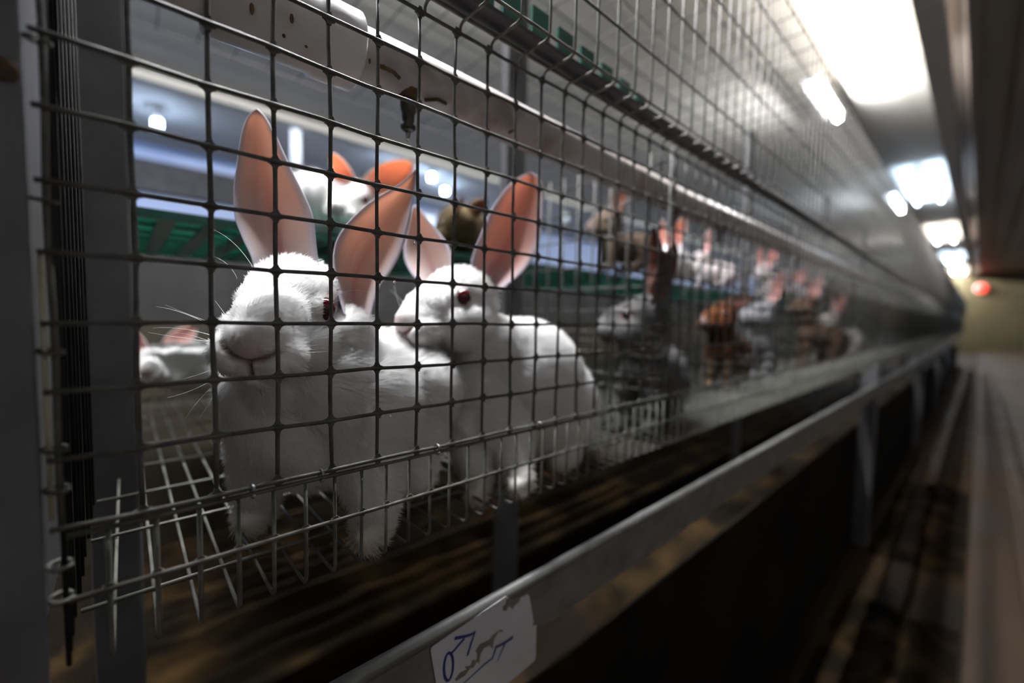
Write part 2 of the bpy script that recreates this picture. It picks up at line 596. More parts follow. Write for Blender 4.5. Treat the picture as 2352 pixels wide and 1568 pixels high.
def low_panel(i, detail):
    y0, y1 = YB + BAY * i, YB + BAY * (i + 1) - .12
    lab = ('dark galvanised wire front of the %s, below the ledge' % bay_words(i)) if bay_words(i) else 'dark wire front of a far cage below the ledge'
    t = thing('wire_front', (0, y0, -3.05), lab, 'wire panel', 'wire fronts of the lower cages')
    vys = [y0] + [BAY * i + k for k in range(0, 17)] + [y1]
    if detail:
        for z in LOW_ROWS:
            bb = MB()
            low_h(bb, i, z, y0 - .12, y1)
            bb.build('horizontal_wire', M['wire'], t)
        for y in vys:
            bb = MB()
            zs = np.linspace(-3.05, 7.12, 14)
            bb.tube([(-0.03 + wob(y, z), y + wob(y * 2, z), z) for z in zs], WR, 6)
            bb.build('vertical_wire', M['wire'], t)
        bb = MB()
        for z in LOW_ROWS:
            for y in vys[1:]:
                fillet_star(bb, 0.0 + wob(z, y), y + wob(y * 2, z), z + wob(z * 3, y * 1.3))
        tag(bb.build('weld_fillets', M['wire'], t, smooth=False), kind='stuff')
        for y in ring_y.get(i, [y0 + 2 + 3.1 * k for k in range(5)]):
            bb = MB()
            c_ring(bb, (0.03, y, -3.12))
            bb.build('c_ring', M['ring'], t)
    else:
        bb = MB()
        for z in LOW_ROWS:
            bb.tube([(0.035, y0, z), (0.035, y1, z)], WR, 5)
        for y in vys:
            bb.tube([(-0.03, y, -3.05), (-0.03, y, 7.12)], WR, 5)
        bb.build('wire_mesh', M['wire'], t)
    return t


UP_ROWS = [9.0, 11.05, 13.1, 15.15, 17.2]
XU = 1.04


def up_panel(i, detail):
    y0, y1 = YB + BAY * i, YB + BAY * (i + 1) - .12
    lab = ('wire front with bent rungs over the %s' % bay_words(i)) if bay_words(i) else 'wire front on the upper half of a far cage'
    t = thing('upper_wire_front', (XU, y0, 7.43), lab, 'wire panel', 'wire fronts of the upper halves')
    ys = [BAY * i + .2 + k for k in range(-1, 17)]

    def vert(bb, y, n):
        hook = [(-.02, y, 7.43), (-.12, y, 7.36), (-.13, y, 7.24)]
        bb.tube([(XU, y, 17.2), (XU, y, 7.6), (XU - .05, y, 7.47), (XU - .17, y, 7.43)] + hook, WR, n)

    hz = [(XU + .07, z) for z in UP_ROWS] + [(0.02, 7.52), (XU - .02, 7.52)]
    if detail:
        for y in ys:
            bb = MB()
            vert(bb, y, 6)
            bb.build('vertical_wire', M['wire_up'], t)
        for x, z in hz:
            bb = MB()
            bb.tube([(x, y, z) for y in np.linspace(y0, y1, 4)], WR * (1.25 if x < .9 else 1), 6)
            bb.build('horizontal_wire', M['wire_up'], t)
    else:
        bb = MB()
        for y in ys:
            vert(bb, y, 4)
        for x, z in hz:
            bb.tube([(x, y0, z), (x, y1, z)], WR, 4)
        bb.build('wire_mesh', M['wire_up'], t)
    return t


def floor_panel(i, detail):
    y0, y1 = YB + BAY * i, YB + BAY * (i + 1) - .1
    lab = ('dirty wire floor of the %s, front edge bent up' % bay_words(i)) if bay_words(i) else 'wire floor of a far cage, front edge bent up'
    t = thing('wire_floor', (0, y0, -5.33), lab, 'wire floor', 'wire floors of the cages')
    ys = [y0 + .49 + .578 * k for k in range(31)]

    def lng(bb, y, n):
        bb.tube([(.0, y, -3.16), (.0 + wob(y, 1), y, -5.12), (-.03, y, -5.26), (-.13, y, -5.33), (-.4, y, -5.35), (-9, y, -5.35), (-26, y, -5.35)],
                WR * .95, n)

    crosses = [(.04, -3.17), (.075, -4.14)] + [(x, -5.26) for x in (-1.7, -4.8, -7.6, -10.6, -13.5, -16.4, -19.3, -22.2, -25.1)]
    if detail:
        for y in ys:
            bb = MB()
            lng(bb, y, 6)
            bb.build('bent_wire', M['wire_dirty'], t)
        for x, z in crosses:
            bb = MB()
            bb.tube([(x + wob(y, z), y, z + wob(y * 1.7, x)) for y in np.linspace(y0 + .05, y1, 12)], WR, 6)
            bb.build('cross_wire', M['wire_dirty'], t)
        bb = MB()
        for y in ys:
            fillet_star(bb, .035, y, -4.14, s=.09)
        tag(bb.build('weld_fillets', M['wire_dirty'], t, smooth=False), kind='stuff')
    else:
        bb = MB()
        for y in ys:
            lng(bb, y, 4)
        for x, z in crosses:
            bb.tube([(x, y0, z), (x, y1, z)], WR, 4)
        bb.build('wire_mesh', M['wire_dirty'], t)
    return t


PROWS = [-4.9, -4.4, -3.85, -3.0, -2.45, -1.45, -.9, -.45, .6, 1.7, 2.8, 4.2, 5.6, 7.0]


def partition(i, detail):
    y = YB + BAY * i
    lab = ['wire partition at the hinge side of the first cage', 'wire partition just behind the second white rabbit',
           'wire partition between the second and third cages'][i] if i < 3 else 'blurred wire partition in front of the %s' % bay_words(i)
    t = thing('wire_partition', (0, y, -5.33), lab, 'wire partition', 'wire partitions between cages')
    xs = [-.05, -.4, -.85, -1.45, -2.2, -3.0, -3.9, -4.9, -6.0, -7.2] if i == 0 else [-.25 - k * 1.0 for k in range(10)]
    zs = [11.9] if i == 0 else PROWS
    if detail:
        for x in xs:
            bb = MB()
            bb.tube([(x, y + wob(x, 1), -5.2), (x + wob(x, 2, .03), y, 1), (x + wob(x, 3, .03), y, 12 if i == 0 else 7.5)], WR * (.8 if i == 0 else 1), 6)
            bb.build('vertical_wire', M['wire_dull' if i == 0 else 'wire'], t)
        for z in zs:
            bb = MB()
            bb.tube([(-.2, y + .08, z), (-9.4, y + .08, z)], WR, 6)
            bb.build('horizontal_wire', M['wire'], t)
        if i == 0:
            for z in (6.2, 3.9, 1.72, -.42, -1.85, -2.45, -3.6, -4.1):
                bb = MB()
                c_ring(bb, (-.03, y - .03, z), (0.15, .1, 1), .13, .032)
                bb.build('c_ring', M['wire'], t)
    else:
        bb = MB()
        for x in xs:
            bb.tube([(x, y, -5.2), (x, y, 7.3)], WR, 4)
        for z in zs:
            bb.tube([(-.2, y, z), (-9.4, y, z)], WR, 4)
        bb.build('wire_mesh', M['wire'], t)
    return t


for i in range(NB):
    low_panel(i, i < 2)
    up_panel(i, i < 2)
    floor_panel(i, i < 2)
    if i < 14:
        partition(i, i < 2)

# roof mesh above every cage
proto = None
for i in range(16):
    lab = ('open wire roof over the %s' % bay_words(i)) if bay_words(i) else 'open wire roof over a far cage'
    if proto is None:
        proto = thing('wire_roof', (0, YB, 17.2), lab, 'wire panel', 'wire roofs of the cages')
        b = MB()
        for k in range(9):
            b.tube([(XU, YB + .6 + k * 2.0, 17.25), (-26, YB + .6 + k * 2.0, 17.25)], WR, 4)
        for x in (XU, -2, -5, -8, -11, -14, -17, -20, -23, -26):
            b.tube([(x, YB, 17.33), (x, YB + BAY - .1, 17.33)], WR, 4)
        b.build('wire_mesh', M['wire'], proto)
    else:
        copy_tree(proto, (0, BAY * i, 0), lab)

# steel uprights inside the row
post_y = [(-1.12, .12), (16.15, 17.75)] + [(YB + BAY * k - .4, YB + BAY * k + .9) for k in range(3, 20, 2)]
for i, (ya, yb) in enumerate(post_y):
    b = MB()
    b.box((-10.3, ya, ZF), (-9.7, yb, 22))
    o = b.build('steel_upright', M['post'], bevel=.12)
    tag(o, ['broad grey steel upright at the left behind the hinge side mesh', 'grey steel upright behind the water pipe above the second white rabbit',
            'dark steel upright above the pipe past the third cage'][i] if i < 3 else 'blurred steel upright, %s along the far part of the row' % ['fourth', 'fifth', 'sixth', 'seventh', 'eighth', 'ninth', 'tenth', 'eleventh', 'twelfth'][i - 3],
        'post', 'steel uprights of the cage row')
# front corner post
t = thing('corner_post', (-.6, -2.2, ZF), 'grey galvanised corner post cut by the left edge of the photo', 'post')
b = MB()
b.box((-.06, -3.6, ZF), (.12, -1.08, 24))
b.box((-1.6, -3.6, ZF), (-.06, -3.4, 24))
b.build('profile', M['post'], t, bevel=.05)
b = MB()
b.box((-.10, -1.03, -2.9), (.0, -.97, 1.0))
b.build('edge_strip', M['strip'], t)  # pale bar standing in for the lit stretch of the edge
v = onx(6, 160, .12)
b = MB()
b.lathe(v + np.array([-.02, 0, 0]), (1, 0, 0), [(0, .16), (.05, .16), (.06, .1)], 14)
b.build('bolt_hole', M['rust'], t)

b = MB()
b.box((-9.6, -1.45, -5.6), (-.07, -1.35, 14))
tag(b.build('side_sheet', M['sheet'], smooth=False), 'dark side sheet closing the first cage between corner post and upright', 'sheet')  # sheet added so the view into the next cage reads dark

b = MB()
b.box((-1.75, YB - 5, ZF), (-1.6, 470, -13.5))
structure(b.build('wall_pit', M['pit'], smooth=False))  # black board standing in for the deep shade under the cages

# front edge rail with its lip, and legs
ry = [(-1.0, 120), (120, 300), (300, 480)]
for i, (ya, yb) in enumerate(ry):
    t = thing('edge_rail', (.5, ya, -9.1), ['galvanised edge rail below the cages carrying the white label', 'middle length of the edge rail below the cages',
                                           'far length of the edge rail below the cages'][i], 'rail', 'lengths of the edge rail')
    b = MB()
    b.box((.30, ya, -9.12), (.5, yb, -7.62))
    b.box((-1.4, max(ya, -1), -9.3), (.42, yb, -9.12))
    b.build('web', M['rail'], t, smooth=False)
    b = MB()
    b.tube([(.36, y, -7.62) for y in np.linspace(ya, yb, 8)], .19, 10)
    b.build('rolled_lip', M['rail'], t)
for i, y in enumerate((74, 146, 218, 290)):
    b = MB()
    b.box((-1.5, y - .9, ZF), (.25, y + .9, -5.45))
    tag(b.build('support_leg', M['post'], bevel=.1), ['pale support leg between cage floor and edge rail, nearest one in view',
        'second support leg under the row', 'third support leg under the row', 'fourth support leg under the row'][i], 'leg', 'support legs under the cage row')

# ledge plate behind the rungs
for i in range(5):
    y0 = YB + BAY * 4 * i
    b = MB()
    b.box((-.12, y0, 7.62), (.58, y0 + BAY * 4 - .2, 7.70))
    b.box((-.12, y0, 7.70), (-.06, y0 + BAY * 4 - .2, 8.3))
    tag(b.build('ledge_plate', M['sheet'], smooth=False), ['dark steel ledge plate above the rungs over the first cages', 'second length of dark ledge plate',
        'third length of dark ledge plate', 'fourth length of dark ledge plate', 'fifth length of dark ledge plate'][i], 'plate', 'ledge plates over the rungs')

# ---------------------------------------------------------------- water pipe with fittings and nipples
XP, ZP, RP = -1.45, 6.42, .62


def pipe_z(y):
    return ZP - .38 * min(1, max(0, (y - 6) / 14)) ** 1.2


t = thing('water_pipe', (XP, -2, ZP), 'stained white plastic water pipe running behind the mesh above the rabbits', 'pipe')
b = MB()
ys = list(np.linspace(-6, 24, 24)) + list(np.linspace(30, 420, 30))
b.tube([(XP, y, pipe_z(y)) for y in ys], RP, 20)
# moulded ridge along the top
b.build('pipe', M['pvc'], t)
b = MB()
b.tube([(XP + .05, y, pipe_z(y) + RP + .03) for y in ys], .07, 6)
b.build('ridge', M['pvc_new'], t)
ye = onx(838, 110, XP + .6)[1]
ys0 = onx(478, 20, XP + .6)[1]
b = MB()
b.lathe((XP, ys0, pipe_z(ys0)), (0, 1, 0), [(0, .62), (.01, .80), (ye - ys0 - 1.0, .80), (ye - ys0 - .95, .86), (ye - ys0 - .05, .86), (ye - ys0, .80), (ye - ys0 + .01, .62)], 24)
b.build('coupling', M['pvc_new'], t)
b = MB()
for yk in (ye - .55, ye - .25):
    b.sphere((XP + .12, yk, pipe_z(yk) + .84), (.12, .16, .09), 10, 6)
tag(b.build('clip_lug', M['pvc_new'], t))
# dried droppings on the pipe
spots = [(578, 18, .075, .26), (670, 42, .07, .2), (652, 82, .06, .09), (703, 107, .06, .06), (747, 126, .06, .035), (849, 140, .05, .14), (881, 153, .08, .1)]
for px, py, a, c in spots:
    v = ray(px, py)
    # meet the outside of the pipe or its coupling
    o2 = np.array([CAM[0] - XP, CAM[2] - ZP])
    d2 = np.array([v[0], v[2]])
    rr = .81 if px < 838 else .63
    A, B_, C_ = d2 @ d2, 2 * o2 @ d2, o2 @ o2 - rr * rr
    disc = B_ * B_ - 4 * A * C_
    if disc < 0:
        continue
    tt = (-B_ - math.sqrt(disc)) / (2 * A)
    q = CAM + tt * v
    b = MB()
    b.sphere(q, (a * .4, a * .55, c * .5), 10, 6)
    b.build('grime_spot', M['rust'], t)
# brown grime line near the nipple
b = MB()
for (pa, ra) in (([(868, 150), (888, 158), (905, 166), (918, 180)], .045), ([(975, 230), (1005, 228), (1025, 238)], .045), ([(1168, 305), (1182, 298)], .04)):
    pts = []
    for px, py in pa:
        v = ray(px, py)
        o2 = np.array([CAM[0] - XP, CAM[2] - ZP + .05])
        d2 = np.array([v[0], v[2]])
        A, B_, C_ = d2 @ d2, 2 * o2 @ d2, o2 @ o2 - .4
        disc = max(0, B_ * B_ - 4 * A * C_)
        pts.append(CAM + (-B_ - math.sqrt(disc)) / (2 * A) * v)
    b.tube(pts, ra, 6)
b.build('grime_line', M['rust'], t)

nip_px = [(942, 190), (1552, 470), (1660, 520), (1832, 590)]
for i, (px, py) in enumerate(nip_px):
    y = onx(px, py, XP + .2)[1]
    z0 = pipe_z(y)
    c = np.array([XP + .1, y, z0 - RP + .12])
    t = thing('drinking_nipple', c, ['dark metal drinking nipple hanging from the pipe above the two white rabbits', 'drinking nipple on the pipe in the second cage',
                                     'drinking nipple on the pipe in the third cage', 'drinking nipple on the pipe farther along the row'][i],
              'nipple', 'drinking nipples under the water pipe')
    b = MB()
    b.lathe(c + np.array([0, 0, .22]), (0, 0, -1), [(0, .30), (.18, .33), (.32, .27), (.42, .16)], 14)
    b.build('grimy_collar', M['rust'], t)
    b = MB()
    b.lathe(c + np.array([0, 0, -.15]), (0, 0, -1), [(0, .20), (.28, .22), (.36, .17), (.55, .16), (.62, .11), (.66, .2), (.74, .2), (.8, .1)], 14)
    b.build('nipple_body', M['brass'], t)
    b = MB()
    b.lathe(c + np.array([0, 0, -.92]), (0, 0, -1), [(0, .07), (.12, .07), (.2, .05)], 10)
    b.build('valve_pin', M['ring'], t)
    if i == 0:
        b = MB()
        b.sphere(c + np.array([0, 0, -1.12]), (.05, .05, .08), 10, 8)
        b.build('water_drop', M['water'], t)

# ---------------------------------------------------------------- green plastic platforms and mat
for i in range(8):
    y0 = YB + BAY * i + .35
    y1 = y0 + BAY - .7
    lab = ['green slatted plastic platform seen from below at the back of the first cage', 'green slatted platform at the back of the second cage',
           'green slatted platform at the back of the third cage'][i] if i < 3 else 'green slatted platform at the back of the %s cage' % ORD[i]
    if i == 0:
        t = pl0 = thing('plastic_platform', (-11, y0, 3.2), lab, 'platform', 'green platforms at the back of the cages')
        for k in range(15):
            x = -11.5 - k * .93
            b = MB()
            b.box((x - .34, y0, 3.66), (x + .34, y1, 3.72))
            b.build('slat', M['green_thin'], t, smooth=False)
        for k in range(13):
            y = y0 + .25 + k * (y1 - y0 - .5) / 12
            b = MB()
            b.box((-25.2, y - .27, 3.46), (-11.1, y + .27, 3.655))
            b.build('cross_rib', M['green'], t, smooth=False)
        for k in range(6):
            x = -13.4 - k * 2.3
            b = MB()
            b.box((x - .12, y0, 3.50), (x + .12, y1, 3.652))
            b.build('long_rib', M['green'], t, smooth=False)
        b = MB()
        b.box((-11.1, y0, 3.42), (-10.8, y1, 3.75))
        b.build('front_edge', M['green'], t, smooth=False)
    else:
        copy_tree(pl0, (0, BAY * i, 0), lab)

t = thing('plastic_mat', (-.5, 6, 8.3), 'green slatted plastic mat standing behind the upper mesh on the ledge', 'mat')
for k in range(9):
    ya = 5.6 + k * 1.15
    b = MB()
    b.box((-.62, ya, 8.35), (-.5, ya + .85 - .03 * k, 9.75 - .09 * k))
    b.build('slat', M['green'], t, smooth=False)
b = MB()
b.box((-.60, 5.5, 8.3), (-.42, 15.5, 8.6))
b.build('bottom_edge', M['green'], t, smooth=False)

# back sheet and back mesh of the cages
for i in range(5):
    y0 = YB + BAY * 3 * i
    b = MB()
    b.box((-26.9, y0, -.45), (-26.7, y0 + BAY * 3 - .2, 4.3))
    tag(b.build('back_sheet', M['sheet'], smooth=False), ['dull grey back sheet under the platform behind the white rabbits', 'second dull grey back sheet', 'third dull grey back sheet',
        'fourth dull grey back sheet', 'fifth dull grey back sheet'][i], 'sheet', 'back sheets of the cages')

# ---------------------------------------------------------------- manure under the cages and on the aisle floor


def heap(name, x0, x1, y0, y1, z, amp, label, seed, nx=60, ny=120, edge=3.0):
    rs = np.random.default_rng(seed)
    xs = np.linspace(x0, x1, nx)
    ys = np.linspace(y0, y1, ny)
    H = np.zeros((nx, ny))
    for o in range(26):
        cx, cy = rs.uniform(x0, x1), rs.uniform(y0, y1)
        s = rs.uniform(.05, .2) * min(x1 - x0, y1 - y0)
        H += rs.uniform(.2, 1) * np.exp(-(((xs[:, None] - cx) ** 2 + (ys[None, :] - cy) ** 2) / (2 * s * s)))
    H = H / H.max() * amp + rs.normal(0, amp * .03, H.shape)
    ex = np.minimum(np.minimum(xs - x0, x1 - xs)[:, None] / edge, np.minimum(ys - y0, y1 - ys)[None, :] / edge)
    H = H * np.clip(ex, 0, 1) + np.clip(ex, 0, 1) * amp * .1
    bb = MB()
    bb.add([(xs[a], ys[c], z + H[a, c]) for a in range(nx) for c in range(ny)],
           [(a * ny + c, (a + 1) * ny + c, (a + 1) * ny + c + 1, a * ny + c + 1) for a in range(nx - 1) for c in range(ny - 1)])
    o = bb.build(name, M['manure'])
    return tag(o, label, 'manure', kind='stuff')


heap('manure_bed', -9.5, -1.8, YB - 5, 470, -16.5, 4.0, 'bed of brown manure under the front half of the wire floors', 3, 30, 300)
heap('manure_bed', -29, -11.6, YB - 5, 470, -16.5, 4.0, 'bed of brown manure under the back half of the wire floors', 4, 30, 300)
heap('manure_heap', .4, 9.3, 34, 60, ZF, 2.6, 'low wet brown heap on the aisle floor below the edge rail', 5, 40, 80, 5.0)
heap('manure_heap', .4, 9.3, 72, 112, ZF, 3.2, 'dark dome shaped heap farther along the aisle floor', 9, 40, 60, 5.0)

# ---------------------------------------------------------------- label on the rail
XL = .53


def lab_pt(cx, cy, x=XL):
    return onx(950 + cx / 6.587, 1330 + cy / 6.587, x)


def flat(bb, pts, x, th):
    a = [lab_pt(cx, cy, x) for cx, cy in pts]
    n = len(a)
    vv = [(x, p[1], p[2]) for p in a] + [(x + th, p[1], p[2]) for p in a]
    bb.add(vv, [tuple(range(n)), tuple(range(n, 2 * n))[::-1]] + [(j, n + j, n + (j + 1) % n, (j + 1) % n) for j in range(n)])


def stroke(bb, pts, w, x=XL + .021, th=.006):
    q = [np.array(lab_pt(*p, x)) for p in pts]
    ws = w if isinstance(w, (list, tuple)) else [w] * len(pts)
    L, R_ = [], []
    for i in range(len(q)):
        d = q[min(i + 1, len(q) - 1)] - q[max(i - 1, 0)]
        d /= np.linalg.norm(d) + 1e-9
        nrm = np.array([0, -d[2], d[1]])
        hw = ws[i] / 6.587 / 80 * .5
        L.append(q[i] + nrm * hw)
        R_.append(q[i] - nrm * hw)
    n = len(q)
    vv = [(x, p[1], p[2]) for p in L + R_] + [(x + th, p[1], p[2]) for p in L + R_]
    fs = []
    for i in range(n - 1):
        fs += [(i, i + 1, n + i + 1, n + i), (2 * n + i, 3 * n + i, 3 * n + i + 1, 2 * n + i + 1)]
    bb.add(vv, fs)


t = thing('paper_label', lab_pt(1000, 1200), 'torn white paper label with blue marker signs stuck on the edge rail', 'label')
b = MB()
flat(b, [(262, 1040), (290, 1000), (360, 955), (1390, 250), (1470, 300), (1640, 262), (1718, 218), (1745, 250), (1808, 640), (1788, 700), (1852, 682), (1843, 1150),
         (1835, 1195), (1800, 1245), (1420, 1568), (800, 2105), (520, 2350), (470, 2330), (335, 1568), (255, 1085)], XL, .02)
b.build('paper', M['label'], t, smooth=False)
b = MB()
flat(b, [(1400, 300), (1620, 262), (1600, 340), (1520, 400), (1500, 460), (1440, 405), (1400, 475), (1350, 470), (1345, 420), (1390, 370)], XL + .02, .006)
b.build('torn_patch', M['tear'], t, smooth=False)
b = MB()
flat(b, [(1340, 755), (1350, 800), (1290, 790), (1220, 900), (1195, 1050), (1150, 1000), (1060, 1040), (1010, 1130), (990, 1270), (950, 1250), (910, 1330), (850, 1350),
         (780, 1450), (640, 1540), (625, 1510), (700, 1410), (800, 1360), (770, 1320), (860, 1300), (890, 1220), (950, 1215), (960, 1130), (935, 1080), (1000, 980),
         (1150, 910), (1200, 840), (1290, 770)], XL + .02, .006)
b.build('torn_patch', M['tear'], t, smooth=False)
b = MB()
oval = [(527 + 68 * math.sin(a) + 12 * math.cos(a), 1320 - 210 * math.cos(a)) for a in np.linspace(0, 2 * math.pi, 25)]
stroke(b, oval, 38)
stroke(b, [(570, 1120), (650, 1030), (770, 890)], 34)
stroke(b, [(620, 893), (780, 860), (880, 830), (935, 785)], [46, 40, 36, 24])
stroke(b, [(930, 790), (870, 960), (812, 1155)], [24, 36, 32])
b.build('marker_sign', M['ink'], t, smooth=False)
b = MB()
stroke(b, [(1505, 868), (1400, 945), (1300, 1000), (1235, 1025)], [50, 45, 40, 30])
stroke(b, [(1245, 1030), (1190, 1195), (1080, 1275), (930, 1415), (760, 1568), (640, 1670)], [38, 28, 26, 18, 16, 14])
stroke(b, [(1380, 975), (1320, 1110), (1262, 1245)], [34, 24, 12])
b.build('marker_sign', M['ink'], t, smooth=False)

# ---------------------------------------------------------------- rabbits


def frame(px, py, t, phi, theta, roll=0.0):
    """head frame at a place: forward, left, up.  phi turns the nose towards the left of the view, theta tips it down"""
    v = ray(px, py)
    c = -v / np.linalg.norm(v)
    a = np.cross(np.array([0, 0, 1.0]), c)
    a /= np.linalg.norm(a)
    up = np.cross(c, a)
    ph, th = math.radians(phi), math.radians(theta)
    F = -math.sin(ph) * math.cos(th) * a - math.sin(th) * up + math.cos(ph) * math.cos(th) * c
    L = math.cos(ph) * a + math.sin(ph) * c
    U = np.cross(F, L)
    rl = math.radians(roll)
    L, U = L * math.cos(rl) + U * math.sin(rl), U * math.cos(rl) - L * math.sin(rl)
    return CAM + t * v, F, L, U


def blob_mesh(blobs, voxel, smooth_it):
    """union of ellipsoids fused into one smooth skin"""
    bb = MB()
    for c, r, ax in blobs:
        n0 = len(bb.v)
        bb.sphere((0, 0, 0), 1.0, 20, 14)
        R3 = np.array(ax) if ax is not None else np.eye(3)
        rr = np.array([r, r, r]) if np.isscalar(r) else np.array(r)
        for k in range(n0, len(bb.v)):
            p = np.array(bb.v[k]) * rr
            bb.v[k] = tuple(np.array(c) + p @ R3)
    me = bpy.data.meshes.new('tmp')
    me.from_pydata(bb.v, [], bb.f)
    o = bpy.data.objects.new('tmp', me)
    COL.objects.link(o)
    rm = o.modifiers.new('r', 'REMESH')
    rm.mode = 'VOXEL'
    rm.voxel_size = voxel
    sm = o.modifiers.new('s', 'SMOOTH')
    sm.factor = 0.5
    sm.iterations = smooth_it
    dg = bpy.context.evaluated_depsgraph_get()
    dg.update()
    ev = o.evaluated_get(dg)
    m2 = ev.to_mesh()
    n = len(m2.vertices)
    V = np.empty(n * 3)
    m2.vertices.foreach_get('co', V)
    Fc = [tuple(p.vertices) for p in m2.polygons]
    ev.to_mesh_clear()
    bpy.data.objects.remove(o)
    bpy.data.meshes.remove(me)
    return V.reshape(-1, 3), Fc


def limb(pts, n=5):
    """pts: (point, radius) -> blobs along the chain"""
    out = []
    for (p0, r0), (p1, r1) in zip(pts[:-1], pts[1:]):
        p0, p1 = np.array(p0), np.array(p1)
        for k in range(n):
            s = k / n
            out.append((p0 + (p1 - p0) * s, r0 + (r1 - r0) * s, None))
    out.append((np.array(pts[-1][0]), pts[-1][1], None))
    return out


def head_blobs(fr, s=1.0):
    c, F, L, U = fr
    ax = [F, L, U]

    def at(f, l, u):
        return c + s * (f * F + l * L + u * U)
    o = [(at(-.15, 0, .12), np.array([1.3, .98, 1.05]) * s, ax),
         (at(.75, 0, -.02), np.array([1.15, .72, .80]) * s, ax),
         (at(1.25, 0, -.22), np.array([.85, .70, .66]) * s, ax),
         (at(1.72, 0, -.12), np.array([.42, .40, .42]) * s, ax),
         (at(1.38, 0, -.72), np.array([.55, .42, .36]) * s, ax)]
    for e in (-1, 1):
        o += [(at(.25, e * .55, -.48), np.array([1.0, .60, .74]) * s, ax),
              (at(1.55, e * .36, -.42), np.array([.52, .44, .42]) * s, ax),
              (at(.35, e * .62, .30), np.array([.50, .32, .34]) * s, ax)]
    return o


def seg_dist(p, a, b_):
    a, b_ = np.array(a), np.array(b_)
    d = b_ - a
    tt = np.clip(((p - a) @ d) / (d @ d), 0, 1)
    return np.linalg.norm(p - (a + tt[:, None] * d), axis=1)


def set_col(me, cols):
    at = me.color_attributes.new('Col', 'FLOAT_COLOR', 'POINT')
    c4 = np.ones((len(cols), 4), np.float32)
    c4[:, :3] = cols
    at.data.foreach_set('color', c4.ravel())


def vnormals(V, Fc):
    T = np.array([(f[0], f[1], f[2]) for f in Fc] + [(f[0], f[2], f[3]) for f in Fc if len(f) == 4])
    n = np.cross(V[T[:, 1]] - V[T[:, 0]], V[T[:, 2]] - V[T[:, 0]])
    N = np.zeros_like(V)
    for k in range(3):
        np.add.at(N, T[:, k], n)
    N /= np.linalg.norm(N, axis=1)[:, None] + 1e-12
    return N, T, np.linalg.norm(n, axis=1) * .5


def ear_mesh(Lp, Rp, tL, tR, tm, rim=.05, cup=.35, inner=(.62, .36, .33), outer=(.54, .50, .57), vein=.5, nu=34, nv=18, skin=None):
    """Lp, Rp: pixel outlines base->tip of both edges; t*: (base, tip) depths of left edge, right edge, trough"""
    def resample(P_, n):
        P_ = np.array(P_, float)
        d = np.concatenate([[0], np.cumsum(np.linalg.norm(np.diff(P_, axis=0), axis=1))])
        s = np.linspace(0, d[-1], n)
        return np.stack([np.interp(s, d, P_[:, k]) for k in range(2)], 1)
    A, B_ = resample(Lp, nu), resample(Rp, nu)
    for _ in range(2):
        A[1:-1] = (A[:-2] + 2 * A[1:-1] + A[2:]) / 4
        B_[1:-1] = (B_[:-2] + 2 * B_[1:-1] + B_[2:]) / 4
    G = np.zeros((nu, nv, 3))
    for i in range(nu):
        u = i / (nu - 1)
        d0 = tL[0] + (tL[1] - tL[0]) * u
        d1 = tR[0] + (tR[1] - tR[0]) * u
        for j in range(nv):
            w = j / (nv - 1)
            px, py = A[i] * (1 - w) + B_[i] * w
            G[i, j] = P(px, py, d0 * (1 - w) + d1 * w + cup * (tm[0] + (tm[1] - tm[0]) * u) * math.sin(math.pi * w) * (1 - .75 * u ** 2))
    return ear_from_grid(G, rim, inner, outer, vein)


def ear_from_grid(G, rim, inner, outer, vein):
    nu, nv = G.shape[:2]
    du = np.gradient(G, axis=0)
    dv = np.gradient(G, axis=1)
    N = np.cross(du, dv)
    N /= np.linalg.norm(N, axis=2)[..., None] + 1e-9
    # point normals to the viewer's side = the open, inner side
    c = CAM - G.mean((0, 1))
    if (N.mean((0, 1)) @ c) < 0:
        N = -N
    uu = np.linspace(0, 1, nu)[:, None]
    ww = np.linspace(0, 1, nv)[None, :]
    edge = np.minimum(np.minimum(ww, 1 - ww) * 2 * (1 - uu * .3), (1 - uu) * 2.2)
    th = rim * np.clip(edge * 5, 0.25, 1)[..., None]
    inn = G + N * th * .5
    out = G - N * th * .5
    V = np.concatenate([inn.reshape(-1, 3), out.reshape(-1, 3)])
    f = []
    n = nu * nv
    for i in range(nu - 1):
        for j in range(nv - 1):
            a = i * nv + j
            f.append((a, a + 1, a + nv + 1, a + nv))
            f.append((n + a, n + a + nv, n + a + nv + 1, n + a + 1))
    ring = [i * nv for i in range(nu)] + [(nu - 1) * nv + j for j in range(1, nv)] + [i * nv + nv - 1 for i in range(nu - 2, -1, -1)]
    for a, c_ in zip(ring[:-1], ring[1:]):
        f.append((a, c_, n + c_, n + a))
    inner = np.array(inner)
    outer = np.array(outer)
    e = np.clip((edge * np.ones((nu, nv)) - .07) / .09, 0, 1)[..., None]
    vein_f = np.exp(-((ww - .46 - .1 * uu) / .10) ** 2) * np.clip(1.15 - uu * 1.3, 0, 1) * np.clip(uu * 6, 0, 1)
    vein2 = np.exp(-((ww - .2 - .25 * uu) / .05) ** 2) * .5 * np.clip(1 - abs(uu - .5) * 2, 0, 1)
    ci = outer * (1 - e) + inner * e
    fade = np.clip(1 - uu * 4.0, 0, 1)[..., None] * .75
    ci = ci * (1 - fade) + outer * fade
    vf = np.clip(vein_f + vein2, 0, 1)[..., None] * vein
    ci = ci * (1 - vf) + np.array([.50, .10, .11]) * vf
    co = np.ones_like(ci) * outer
    thn = np.clip(.12 + .66 * uu ** .8, 0, .68) * np.ones((nu, nv)) * (.35 + .65 * e[..., 0])
    return V, f, np.concatenate([ci.reshape(-1, 3), co.reshape(-1, 3)]), np.tile(thn.ravel(), 2)


